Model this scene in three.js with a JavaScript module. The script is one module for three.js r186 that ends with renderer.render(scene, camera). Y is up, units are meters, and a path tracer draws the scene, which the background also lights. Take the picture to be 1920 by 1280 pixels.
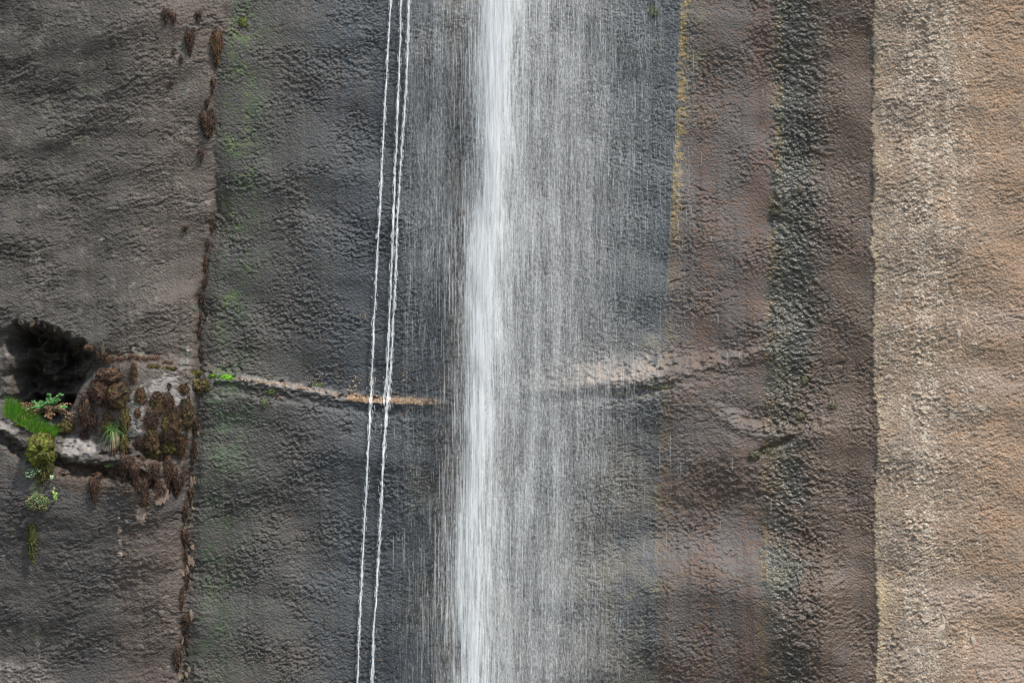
import * as THREE from 'three';
import { mergeGeometries } from 'three/addons/utils/BufferGeometryUtils.js';

// ---------------------------------------------------------------- camera, sky, sun, exposure
const PPM = 150;                    // photograph pixels per metre on the cliff face
const YC = 14;                      // height of the middle of the picture above the valley floor
const X = px => (px - 960) / PPM;
const Y = py => (640 - py) / PPM + YC;
const DIST = 60;
const scene = new THREE.Scene();
const camera = new THREE.PerspectiveCamera(2 * Math.atan(1280 / PPM / 2 / DIST) * 180 / Math.PI, 1920 / 1280, 0.5, 2000);
camera.position.set(0, YC, DIST);
camera.lookAt(0, YC, 0);
scene.add(camera);

const renderer = new THREE.WebGLRenderer({ antialias: true });
renderer.toneMapping = THREE.LinearToneMapping;
renderer.toneMappingExposure = 2.1;
renderer.shadowMap.enabled = true;
renderer.setSize(1024, 682);

{ // bright hazy sky, brighter overhead
  const w = 64, h = 64, d = new Float32Array(w * h * 4);
  for (let j = 0; j < h; j++) {
    const el = ((j + 0.5) / h - 0.5) * Math.PI, s = Math.max(0, Math.sin(el));
    const L = 0.22 + 0.78 * Math.pow(s, 0.8);
    for (let i = 0; i < w; i++) {
      const k = (j * w + i) * 4;
      d[k] = L * 0.76; d[k + 1] = L * 0.88; d[k + 2] = L * 1.0; d[k + 3] = 1;
    }
  }
  const t = new THREE.DataTexture(d, w, h, THREE.RGBAFormat, THREE.FloatType);
  t.mapping = THREE.EquirectangularReflectionMapping;
  t.magFilter = THREE.LinearFilter; t.minFilter = THREE.LinearFilter; t.needsUpdate = true;
  scene.background = t; scene.environment = t;
}
const sun = new THREE.DirectionalLight(new THREE.Color(1.0, 0.92, 0.82), 2.4);
sun.position.set(0 + 13, YC + 26, 12);
sun.target.position.set(0, YC, 0);
sun.castShadow = true;
sun.shadow.radius = 6;
sun.shadow.mapSize.set(4096, 4096);
Object.assign(sun.shadow.camera, { left: -12, right: 12, top: 12, bottom: -12, near: 1, far: 80 });
scene.add(sun, sun.target);

// ---------------------------------------------------------------- helpers
let seed = 12345;
const rnd = () => { seed = (seed + 0x6D2B79F5) | 0; let t = Math.imul(seed ^ seed >>> 15, 1 | seed); t = t + Math.imul(t ^ t >>> 7, 61 | t) ^ t; return ((t ^ t >>> 14) >>> 0) / 4294967296; };
const rr = (a, b) => a + (b - a) * rnd();
const gauss = () => Math.sqrt(-2 * Math.log(rnd() + 1e-9)) * Math.cos(6.28318 * rnd());
const P = new Uint8Array(512), GX = new Float32Array(256), GY = new Float32Array(256);
{ const p = [...Array(256).keys()]; for (let i = 255; i > 0; i--) { const j = Math.floor(rnd() * (i + 1)); [p[i], p[j]] = [p[j], p[i]]; } for (let i = 0; i < 512; i++) P[i] = p[i & 255]; for (let i = 0; i < 256; i++) { const a = rnd() * 6.28318; GX[i] = Math.cos(a); GY[i] = Math.sin(a); } }
function n2(x, y) {                                     // gradient noise, about -1..1
  const xi = Math.floor(x), yi = Math.floor(y), fx = x - xi, fy = y - yi, X0 = xi & 255, Y0 = yi & 255;
  const u = fx * fx * fx * (fx * (fx * 6 - 15) + 10), v = fy * fy * fy * (fy * (fy * 6 - 15) + 10);
  const a = P[X0] + Y0, b = P[X0 + 1 & 255] + Y0;
  const h0 = P[a & 511], h1 = P[b & 511], h2 = P[a + 1 & 511], h3 = P[b + 1 & 511];
  const n0 = GX[h0] * fx + GY[h0] * fy, n1 = GX[h1] * (fx - 1) + GY[h1] * fy;
  const m0 = GX[h2] * fx + GY[h2] * (fy - 1), m1 = GX[h3] * (fx - 1) + GY[h3] * (fy - 1);
  const p = n0 + u * (n1 - n0), q = m0 + u * (m1 - m0);
  return 1.45 * (p + v * (q - p));
}
function fbm(x, y, o) { let s = 0, a = 0.5, n = 0; for (let i = 0; i < o; i++) { s += a * n2(x, y); n += a; x = x * 2.03 + 17.3; y = y * 2.03 - 9.1; a *= 0.5; } return s / n; }
function billow(x, y, o) { let s = 0, a = 0.5, n = 0; for (let i = 0; i < o; i++) { s += a * Math.abs(n2(x, y)); n += a; x = x * 2.07 + 31.7; y = y * 2.07 + 11.9; a *= 0.5; } return s / n; }
const clamp = (x, a = 0, b = 1) => x < a ? a : x > b ? b : x;
const ss = (a, b, x) => { const t = clamp((x - a) / (b - a)); return t * t * (3 - 2 * t); };
const bell = (x, c, w) => { const t = (x - c) / w; return Math.exp(-t * t); };
const blob = (x, y, cx, cy, rx, ry) => { const a = (x - cx) / rx, b = (y - cy) / ry; return Math.exp(-a * a - b * b); };
function poly(pts) {                                    // piecewise linear curve [[t, v], ...]
  const n = pts.length;
  return t => { if (t <= pts[0][0]) return pts[0][1]; for (let i = 1; i < n; i++) if (t <= pts[i][0]) { const k = (t - pts[i - 1][0]) / (pts[i][0] - pts[i - 1][0]); return pts[i - 1][1] + (pts[i][1] - pts[i - 1][1]) * k; } return pts[n - 1][1]; };
}
const s2l = c => c <= 0.04045 ? c / 12.92 : ((c + 0.055) / 1.055) ** 2.4;
const l2s = c => c <= 0.0031308 ? c * 12.92 : 1.055 * c ** (1 / 2.4) - 0.055;
const hex = (h, k = 1) => [(h >> 16 & 255) / 255, (h >> 8 & 255) / 255, (h & 255) / 255].map(v => s2l(v) * k);

// ---------------------------------------------------------------- relief of the cliff (pixels in, metres out, towards the viewer)
const crackX = poly([[-250, 440], [0, 432], [60, 425], [130, 406], [230, 396], [320, 404], [400, 402], [480, 386], [560, 376], [660, 372], [700, 376], [800, 362], [900, 352], [1000, 347], [1100, 352], [1200, 345], [1280, 340], [1500, 335]]);
const l1y = poly([[-300, 690], [250, 690], [300, 697], [370, 705], [440, 713], [520, 724], [600, 738], [640, 750], [720, 754], [830, 757], [900, 750], [1000, 738], [1100, 728], [1180, 722], [1240, 708], [1300, 697], [1380, 676], [1440, 664], [1500, 668]]);
const l1a = poly([[200, 0], [250, 0.14], [380, 0.14], [460, 0.13], [640, 0.14], [830, 0.12], [900, 0.08], [1000, 0.08], [1080, 0.2], [1240, 0.25], [1330, 0.18], [1420, 0.08], [1470, 0]]);
const l1t = poly([[250, 40], [380, 34], [440, 16], [600, 14], [720, 18], [830, 16], [1000, 50], [1100, 62], [1200, 58], [1280, 40], [1420, 28]]);
const l2y = poly([[-300, 830], [0, 806], [40, 830], [110, 852], [150, 862], [200, 868], [250, 872], [300, 890], [345, 905]]);
const l2a = poly([[-300, 0.2], [60, 0.24], [200, 0.26], [300, 0.22], [350, 0]]);
const l3y = poly([[1320, 770], [1360, 788], [1390, 806], [1430, 818], [1500, 822], [1580, 806]]);
const l3a = poly([[1320, 0], [1370, 0.11], [1440, 0.13], [1520, 0.10], [1590, 0]]);
const l4y = poly([[1040, 1150], [1150, 1120], [1300, 1100], [1420, 1120], [1520, 1130], [1640, 1120]]);
const l4a = poly([[1000, 0], [1130, 0.2], [1250, 0.24], [1420, 0.24], [1540, 0.24], [1620, 0.03], [1660, 0]]);
const caveT = poly([[-300, 560], [0, 604], [30, 596], [70, 602], [110, 611], [150, 628], [190, 662], [215, 690], [240, 700]]);
const caveB = poly([[-300, 770], [0, 782], [20, 772], [60, 800], [105, 806], [122, 790], [150, 735], [185, 702], [240, 700]]);
const slabX0 = poly([[-250, 1640], [0, 1640], [60, 1636], [110, 1640], [160, 1640], [200, 1637], [310, 1638], [360, 1640], [395, 1633], [440, 1637], [465, 1630], [500, 1642], [550, 1641], [600, 1638], [720, 1638], [800, 1647], [860, 1644], [960, 1640], [1040, 1640], [1080, 1645], [1130, 1643], [1163, 1651], [1170, 1645], [1280, 1643], [1500, 1640]]);
const slabX = py => slabX0(py) + 7 * fbm(3.7, py / 15, 4) - 4 * ss(0.35, 0.5, n2(9.1, py / 13));

function shelf(px, py, yf, af, t, fall, under) {
  const a = af(px); if (a <= 0) return 0;
  const y = yf(px) + 5 * n2(px / 34, 7.7) + 3 * n2(px / 11, 3.1), d = py - y + Math.min(1, 40 / t) * (9 * n2(px / 19, py / 13) + 5 * n2(px / 8, py / 6));
  return a * (ss(-t, 0, d) * (1 - ss(6, fall, d)) - under * bell(d, 16, 13) );
}
function reliefBase(px, py) {
  const wx = px + 22 * n2(px / 120, py / 120), wy = py + 22 * n2(px / 120 + 40, py / 120);
  let h = 0.10 * n2(px / 420 + 5, py / 380) + 0.035 * n2(px / 150, py / 130 + 9);
  const left = 1 - ss(-14, 6, px - crackX(py) - 5 * n2(py / 30, 2.2));
  h += left * (0.06 * n2((wx - 0.5 * wy) / 260, (wy + 0.32 * wx) / 80) + 0.013 * n2((wx - 0.5 * wy) / 90, (wy + 0.3 * wx) / 34) + 0.035);
  const rt = ss(1630, 1650, px);
  h += rt * (0.035 * n2(wx / 330 + 3, (wy - 0.12 * wx) / 85) + 0.010 * n2(wx / 120, wy / 40));
  h += (1 - left) * (1 - rt) * (0.045 * n2(wx / 170 + 9, (wy - 0.3 * wx) / 100) + 0.011 * n2(wx / 60, wy / 44));
  h += shelf(px, py, l1y, l1a, l1t(px), px < 420 ? 700 : 380, px < 400 ? 0.0 : px < 900 ? 0.34 : 0.28 - 0.12 * ss(1220, 1270, px));
  h += shelf(px, py, l2y, l2a, 48, 420, 0.75);
  h += shelf(px, py, l3y, l3a, 36, 190, 0.15);
  h += shelf(px, py, l4y, l4a, 125, 330, 0.0);
  h += 0.10 * blob(px, py, 1480, 300, 46, 900) * n2(py / 90, 4.4) * 0.5;       // lumpy dark column
  // undercut joint right of the second shelf
  { const yy = 850 - (px - 1420) * 0.42; h -= 0.05 * bell(py, yy, 7) * ss(1400, 1425, px) * (1 - ss(1480, 1520, px)); }
  // cracks along the left block
  { const g = px - crackX(py) - 9 * n2(py / 34, 6.1) - 5 * n2(py / 11, 1.1); h -= (0.055 * bell(g, 0, 6) + 0.03 * bell(g, 12, 12)) * (0.5 + 0.5 * ss(-0.4, 0.4, n2(py / 120, 8.8)) ) * ss(120, 420, py); }
  // hollow
  const dt = py - caveT(px) - 7 * n2(px / 23, 5.5) - 2.5 * n2(px / 7, 9.5), db = caveB(px) - py - 4 * n2(px / 12, 2.5);
  const cv = ss(0, 34, dt + 8 * n2(px / 14, py / 14)) * ss(0, 26, db) * (1 - ss(110, 225, px));
  h -= cv * (0.14 + 0.86 * ss(8, 58, px + 10 * n2(py / 30, 3))) * (0.85 + 0.3 * n2(px / 34, py / 30) + 0.2 * n2(px / 13, py / 12));
  h += rt * 0.01 + 0.016 * ss(-3, 3, px - slabX(py)) + 0.16 * blob(px, py, 285, 800, 95, 95) * left - 0.05 * blob(px, py, 250, 672, 120, 16) * left;
  return h;
}
const grit = (px, py) => { const i = Math.floor(px * 1.7), j = Math.floor(py * 1.7); return (P[(P[(i * 7 + (j >> 3)) & 255] + j * 3 + (i >> 4)) & 255] / 127.5) - 1; };
function zones(px, py) {                                // how coarse the grain is where
  const left = 1 - ss(-12, 8, px - crackX(py)), rt = ss(1634, 1648, px);
  const g = ss(1435, 1460, px + 8 * n2(py / 40, 1)) * (1 - ss(1515, 1575, px));
  return [left, rt, g];
}
function reliefFine(px, py) {
  const [left, rt, g] = zones(px, py), mid = (1 - left) * (1 - rt) * (1 - g);
  const wx = px + 6 * n2(px / 22, py / 18 + 3) + 3 * n2(px / 9 + 4, py / 8), wy = py + 5 * n2(px / 20 + 8, py / 17) + 2.5 * n2(px / 8, py / 7 + 6);
  const rg = 0.25 + 1.1 * ss(-0.5, 0.6, n2(px / 105 + 31, py / 80) + 0.5 * n2(px / 38 + 2, py / 30));       // rough and smooth patches
  const u1 = 0.79 * px + 0.61 * py, v1 = 0.79 * py - 0.61 * px, u2 = 0.31 * px - 0.95 * py, v2 = 0.31 * py + 0.95 * px;
  const fine = 0.55 * n2(u1 / 6.1 + 3, v1 / 4.9) + 0.5 * n2(u2 / 4.2, v2 / 3.7 + 9) + 0.62 * grit(px, py);
  let h = 0;
  if (left > 0.01) h += left * rg * (0.017 * fbm((wx - 0.3 * wy) / 15, (wy + 0.25 * wx) / 7, 3) + 0.009 * (billow((wx - 0.2 * wy) / 26, (wy + 0.2 * wx) / 11, 2) - 0.3) + 0.0065 * fine);
  if (mid > 0.01) { const c = px < 900 ? 1.15 : 0.95; h += mid * c * rg * (0.015 * (billow((wx + 0.2 * wy) / 13, (wy - 0.3 * wx) / 10, 3) - 0.3) + 0.015 * fbm(wx / 9, wy / 7, 2) + 0.0078 * fine); }
  if (g > 0.01) h += g * (0.6 + 0.4 * rg) * (0.050 * (billow((wx - 0.2 * wy) / 17, (wy - 0.35 * wx) / 13, 3) - 0.3) + 0.024 * fbm(wx / 9, wy / 7, 2) + 0.010 * fine);
  if (rt > 0.01) {
    const nod = ss(0.15, 0.55, n2(px / 55 + 20, py / 60)) * bell(px, 1690, 95);
    h += rt * (rg * 0.015 * fbm((wx - 0.3 * wy) / 16, (wy + 0.22 * wx) / 7, 3) + 0.0068 * fine + nod * 0.055 * Math.max(0, n2(px / 7.5, py / 7) - 0.1) + 0.012 * bell(px, 1700, 70) * billow(px / 9, py / 10, 2));
  }
  const k = fbm((wx - 0.2 * wy) / 70 + 50, (wy + 0.1 * wx) / 26, 2);                                       // short fractures
  h -= 0.02 * bell(k, 0.02, 0.018) * ss(0.05, 0.5, n2(px / 70 + 9, py / 55 + 60));
  return h;
}

// ---------------------------------------------------------------- colours of the cliff (linear base colours)
const K = 0.84;
const C = {
  grey: hex(0x504b47, K), blackbrown: hex(0x322e2a, K), warm: hex(0x60564f, K), low: hex(0x484443, K), lowbrown: hex(0x5d5049, K), pale: hex(0x7d7571, K), ledge: hex(0x8a8482, K), ledgewarm: hex(0xa29489, K),
  apron: hex(0x4a3d34, K), cavegreen: hex(0x474c42, K), crack: hex(0x3b332f, K), green: hex(0x404b36, K), green2: hex(0x6a7c48, K), greendark: hex(0x3a443a, K), mint: hex(0x5f6f5c, K),
  char: hex(0x4b4947, K), charblue: hex(0x474c52, K), rust: hex(0xa8754f, K), brown: hex(0x6a6057, K), wetblue: hex(0x4c5156, K), wetgrey: hex(0x626365, K), litter: hex(0xb3967a, K),
  ochre: hex(0x9a8456, K), ochre2: hex(0x75603f, K), purple: hex(0x625a57, K), red: hex(0x694f41, K), black: hex(0x464540, K), moss: hex(0x6e6c5a, K), hbrown: hex(0x615045, K), hdark: hex(0x4e453f, K), olive: hex(0x67625a, K),
  slab: hex(0x998573, K), slabgrey: hex(0x8b7e72, K), slaborange: hex(0xa88a71, K), white: hex(0xcdbfae, K), slabedge: hex(0xbba988, K), slabdark: hex(0x7a6a60, K), pink: hex(0xa9968a, K),
};
const out = [0, 0, 0];
const mix = (c, k) => { if (k <= 0) return; if (k > 1) k = 1; out[0] += (c[0] - out[0]) * k; out[1] += (c[1] - out[1]) * k; out[2] += (c[2] - out[2]) * k; };
let rough = 0.8;
const greenX = poly([[-250, 450], [0, 448], [300, 440], [560, 432], [640, 424], [700, 422], [760, 415], [900, 415], [1060, 405], [1280, 392], [1500, 390]]);
const ochreX = poly([[-250, 1284], [0, 1280], [80, 1276], [200, 1272], [320, 1266], [450, 1258], [560, 1252], [640, 1246], [800, 1236], [900, 1232], [1280, 1225]]);
const redEdge = poly([[-250, 1455], [0, 1452], [150, 1455], [330, 1448], [470, 1440], [640, 1432], [800, 1430], [1280, 1420], [1500, 1420]]);
function paint(px, py) {
  const a = n2(px / 150 + 3, py / 120), b = fbm(px / 46, py / 40, 3), c = fbm(px / 13 + 5, py / 11, 2), st = fbm(px / 14, py / 170, 3), f = 0.6 * n2((0.83 * px + 0.56 * py) / 3.6, (0.83 * py - 0.56 * px) / 3.2) + 0.55 * grit(px * 0.9 + 300, py * 0.9 + 77);
  const crack = px - crackX(py) - 9 * b;
  const left = 1 - ss(-5, 5, crack);
  // wet dark middle
  out[0] = C.char[0]; out[1] = C.char[1]; out[2] = C.char[2]; rough = 0.66 + 0.14 * c + 0.12 * f;
  mix(C.charblue, ss(520, 680, px + 60 * b) * (1 - ss(820, 860, px)));
  mix(C.warm, 0.35 * ss(0.0, 0.5, a + 0.4 * b) * (1 - ss(560, 680, px)));
  const veil = ss(740, 800, px + 40 * st);
  mix(C.wetgrey, veil * (0.7 + 0.3 * b));
  mix(C.wetblue, veil * ss(1060, 1200, px + 60 * b) * (1 - 0.8 * ss(500, 850, py + 80 * b)));
  mix(C.wetblue, 0.8 * ss(770, 800, px) * (1 - ss(820, 850, px)) * (1 - ss(560, 700, py)));
  mix(C.brown, 0.8 * bell(px, 858 - 20 * (py > 700), 26 + 10 * st) * ss(-0.5, 0.3, b + st));
  mix(C.olive, veil * 0.7 * ss(760, 900, py) * ss(-0.3, 0.4, a + b));
  // rust and litter specks
  mix(C.rust, ss(0.50, 0.62, fbm(px / 17 + 70, py / 15, 3)) * (px > 480 && px < 860 ? 0.8 : 0.1) * ss(-0.2, 0.4, n2(px / 90 + 4, py / 70)));
  // yellow-green cushions of algae right of the fall
  mix(C.moss, 0.75 * ss(0.05, 0.5, b + 0.5 * c) * (blob(px, py, 1190, 1120, 110, 70) + blob(px, py, 1240, 900, 40, 90) + blob(px, py, 1225, 650, 40, 40) + blob(px, py, 1210, 735, 50, 14)));
  { const d = py - l1y(px) - 4 * b; mix(C.litter, 0.85 * ss(-13 + 8 * c, -6 + 8 * c, d) * (1 - ss(-1, 3, d)) * ss(640, 665, px + 10 * c) * (1 - ss(800, 845, px + 15 * c))); mix(C.ledge, 0.85 * ss(-15, -8, d) * (1 - ss(-1, 4, d)) * ss(370, 400, px) * (1 - ss(620, 660, px))); }
  mix(C.ledgewarm, 0.5 * blob(px, py, 1150, l1y(px) - 34, 150, 40) * ss(-0.6, 0.2, b + c) + 0.35 * blob(px, py, 1150, l1y(px) - 14, 140, 12) + 0.55 * blob(px, py, 1360, l1y(px) - 12, 90, 15) * ss(-0.6, 0.2, b + c) + 0.6 * blob(px, py, 1405, l3y(px) - 14, 45, 15));
  // ochre seam, red-brown field
  const oc = px - ochreX(py) - 7 * b - 4 * c;
  const F = ss(0, 14, oc);
  const redb = redEdge(py) + 10 * b + 6 * c;
  mix(C.purple, F * (0.85)); rough += F * 0.05;
  mix(C.red, F * 0.58 * (1 - ss(redb - 6, redb + 6, px)) * ss(-0.25, 0.6, b * 0.5 + c * 0.8 + a * 0.3 + 0.55 * bell(px, redb - 22, 22) + 0.4 * bell(px, 1325, 26) - 0.12) * (1 - 0.4 * ss(640, 720, py) * (1 - ss(900, 1000, py))));
  mix(C.hbrown, F * 0.5 * ss(600, 800, py) * ss(-0.2, 0.4, a + b) * (1 - ss(redb - 10, redb + 4, px)));
  mix(C.moss, 0.6 * ss(-6, 6, oc) * (1 - ss(30, 70, oc)) * (1 - ss(60, 330, py)) * ss(-0.3, 0.3, b));
  mix(C.ochre, 0.88 * ss(-7, 0, oc) * (1 - ss(5, 18 + 16 * c, oc)) * (1 - ss(330, 560, py + 80 * c)) * ss(-0.5, 0.3, c + b));
  mix(C.ochre2, 0.35 * ss(-7, 0, oc) * (1 - ss(12, 26, oc)) * ss(300, 500, py) * (1 - ss(1000, 1200, py)) * ss(-0.5, 0.3, c + b));
  // black lumpy column, brown wet margin
  const gk = ss(redb - 4, redb + 8, px);
  mix(C.black, gk); rough = rough * (1 - gk) + gk * (0.44 + 0.12 * c + 0.1 * f);
  mix(C.moss, gk * 0.4 * ss(0.1, 0.7, b + 0.4 * c + 0.6 * bell(px, 1462, 14) + 0.5 * blob(px, py, 1480, 1100, 60, 60) + 0.5 * blob(px, py, 1500, 730, 50, 90)) * (1 - ss(1560, 1590, px)));
  mix(C.hbrown, gk * 0.6 * ss(560, 900, py + 160 * b) * ss(-0.4, 0.3, b + a));
  mix(C.ochre2, 0.6 * bell(px - redb, 6, 7) * ss(-0.4, 0.3, c + n2(py / 40, 77)));
  const hb = ss(1500, 1570, px + 26 * b + 14 * c + 30 * ss(500, 900, py));
  mix(C.hbrown, hb * 0.85); rough += hb * 0.12;
  mix(C.hdark, hb * 0.6 * ss(0.0, 0.5, fbm(px / 60, py / 16, 3)));
  mix(C.purple, hb * 0.55 * ss(0.1, 0.5, fbm(px / 40 + 9, py / 60, 2)));
  // dry pale slab
  const sl = px - slabX(py), S = ss(-1.2, 1.2, sl + 0.8 * f);
  if (S > 0) {
    const o = [out[0], out[1], out[2]];
    out[0] = C.slab[0]; out[1] = C.slab[1]; out[2] = C.slab[2];
    mix(C.slabgrey, 0.95 * (1 - ss(1740, 1850, px + 50 * b + 40 * a)) * ss(-0.6, 0.2, b + a) + 0.5 * ss(0, 0.4, a + 0.5 * b));
    mix(C.slaborange, 0.85 * ss(1690, 1860, px + 60 * st + 50 * b + 60 * a) * ss(-0.6, 0.6, b + 0.6 * fbm(px / 90, py / 30 + 50, 3)));
    mix(C.pink, 0.8 * (blob(px, py, 1880, 600, 70, 30) + blob(px, py, 1860, 715, 90, 28) + blob(px, py, 1800, 1115, 80, 30) + blob(px, py, 1900, 1250, 70, 50)));
    mix(C.slabdark, 0.45 * ss(0.15, 0.5, fbm(px / 55, py / 18 + 30, 3)) + 0.35 * ss(0.15, 0.6, st) * (1 - ss(1760, 1830, px)));
    mix(C.white, 0.85 * ss(0.1, 0.4, st * 0.25 + 0.6 * f + 0.45 * c + 0.4 * fbm(px / 22 + 4, py / 60, 3) + 0.3 * bell(px, 1785, 18) * (1 - ss(200, 640, py)) + 0.25 * bell(px, 1735, 30) - 0.1) * (1 - ss(1820, 1880, px)));
    mix(C.slabedge, 0.6 * (1 - ss(2, 26 + 26 * b, sl)) * ss(-0.25, 0.35, b + 0.5 * c + 0.3 * f) + 0.4 * blob(px, py, 1655, 1130, 30, 40));
    mix(C.slabdark, 0.75 * ss(0.2, 0.5, n2(px / 3.1 + 44, py / 2.8) + 0.3 * c));
    for (let i = 0; i < 3; i++) out[i] = o[i] + (out[i] - o[i]) * S;
    rough += (0.92 - rough) * S;
  }
  // green algae band right of the crack
  const gx = px - greenX(py);
  const gm = bell(gx, py > 710 ? 0 : 4, (py > 710 ? 44 : 36)) * ss(-0.7, 0.15, b + 0.5 * st + 0.25 + (py > 900 ? -0.25 : 0)) * (1 - left);
  mix(C.green, 0.9 * gm * ss(-0.4, 0.3, c + b));
  mix(C.green2, 0.42 * gm * ss(0.12, 0.5, b + 0.5 * c + (py < 330 ? 0.15 : 0) - (py > 800 ? 0.3 : 0)));
  mix(C.mint, 0.6 * blob(px, py, 420, 800, 50, 80) * ss(-0.3, 0.3, b) * (1 - left));
  mix(C.greendark, 0.35 * (1 - left) * bell(gx, 50, 50) * ss(-0.2, 0.3, b));
  // left block
  if (left > 0) {
    const o = [out[0], out[1], out[2]], r0 = rough;
    out[0] = C.grey[0]; out[1] = C.grey[1]; out[2] = C.grey[2];
    mix(C.warm, ss(180, 340, px + 40 * b) * 0.9);
    const hollow = ss(-6, 6, py - caveT(px)) * ss(-6, 6, caveB(px) - py) * (1 - ss(225, 240, px)), lichen = (1 - hollow) * fbm((px - 0.5 * py) / 130 + 2, (py + 0.3 * px) / 55, 4);
    mix(C.blackbrown, 0.85 * (1 - hollow) * ss(-0.05, 0.4, lichen + 0.35 * c + 0.15) * (1 - ss(130, 300, px + 50 * b)) * (1 - ss(700, 900, py)) + 0.3 * ss(0.1, 0.5, lichen));
    mix(C.olive, 0.5 * ss(0.2, 0.5, fbm(px / 60 + 9, py / 40 + 4, 3)) * (1 - ss(150, 300, px)) * (1 - ss(300, 600, py)));
    const lw = ss(860, 890, py + 14 * b);
    mix(C.low, lw); mix(C.lowbrown, lw * 0.8 * ss(900, 1050, py) * ss(180, 260, px + 40 * b));
    mix(C.blackbrown, lw * 0.5 * ss(0.0, 0.45, lichen + 0.3 * c));
    mix(C.pale, 0.9 * ss(1225, 1262, py + 22 * b + 0.12 * (60 - px)) * (1 - ss(70, 130, px)));
    mix(C.apron, 0.92 * Math.max(ss(0.25, 0.55, blob(px, py, 195, 745, 72, 85) + 0.3 * b), ss(0.3, 0.6, blob(px, py, 290, 800, 85, 95) + 0.35 * b)));
    mix(C.grey, 0.9 * hollow);
    mix(C.cavegreen, 0.8 * blob(px, py, 150, 650, 35, 45) * ss(-0.2, 0.3, b));
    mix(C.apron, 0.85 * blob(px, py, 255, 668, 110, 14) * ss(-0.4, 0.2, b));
    mix(C.ledge, 0.95 * ss(-0.35, 0.1, b + 0.4 * c + 0.85 * (blob(px, py, 318, 728, 72, 38) + 0.5 * blob(px, py, 268, 815, 30, 50) + blob(px, py, 150, 838, 50, 22) + blob(px, py, 15, 800, 42, 15)) - 0.62));
    mix(C.ledgewarm, 0.6 * ss(0.1, 0.5, c) * blob(px, py, 150, 842, 60, 26));
    mix(C.apron, 0.9 * ss(-0.25, 0.1, b + 0.9 * blob(px, py, 250, 900, 100, 38) + 0.8 * blob(px, py, 110, 890, 80, 26) - 0.55));
    mix(C.green, 0.7 * ss(0, 0.3, b + 0.6 * blob(px, py, 70, 870, 28, 60) - 0.3));
    mix(C.pink, 0.85 * ss(0.2, 0.4, c * 0.4 + blob(px, py, 306, 918, 14, 26) + blob(px, py, 268, 966, 10, 16) + 0.5 * blob(px, py, 228, 1020, 7, 60) + 0.6 * blob(px, py, 352, 655, 3, 12) - 0.15));
    mix(C.litter, 0.6 * ss(0.62, 0.72, n2(px / 2.6, py / 2.4)) * ss(-0.1, 0.3, n2(px / 60, py / 80)));
    rough = 0.72 + 0.1 * c;
    for (let i = 0; i < 3; i++) out[i] = o[i] + (out[i] - o[i]) * left;
    rough = r0 + (rough - r0) * left;
  }
  // mossy crack
  const kw = (py > 400 ? ss(400, 470, py) : 0.0);
  mix(C.crack, 0.55 * (1 - ss(8, 26, Math.abs(crack - 8))) * (0.35 + 0.65 * kw) * ss(-0.6, 0.0, b + 0.3));
  mix(C.litter, 0.7 * ss(0.3, 0.5, fbm(px / 6, py / 16, 2)) * bell(crack, 4, 12) * ss(760, 900, py) * 0.8);
  // run-off stains
  mix(C.blackbrown, 0.4 * ss(0.05, 0.5, fbm(px / 11 + 40, py / 260, 3)) * (1 - ss(1634, 1644, px)));
  mix(C.brown, 0.22 * ss(0.05, 0.5, fbm(px / 16 + 80, py / 320, 3)) * (1 - ss(1634, 1644, px)));
  // grain
  const g = 1 + 0.2 * c + 0.27 * f + 0.08 * b, hue = 0.10 * n2(px / 2.9 + 60, py / 2.7) + 0.07 * n2(px / 9 + 33, py / 8);
  out[0] *= 1 + hue; out[2] *= 1 - hue;
  for (let i = 0; i < 3; i++) out[i] = Math.max(0.004, out[i] * g);
}

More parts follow.
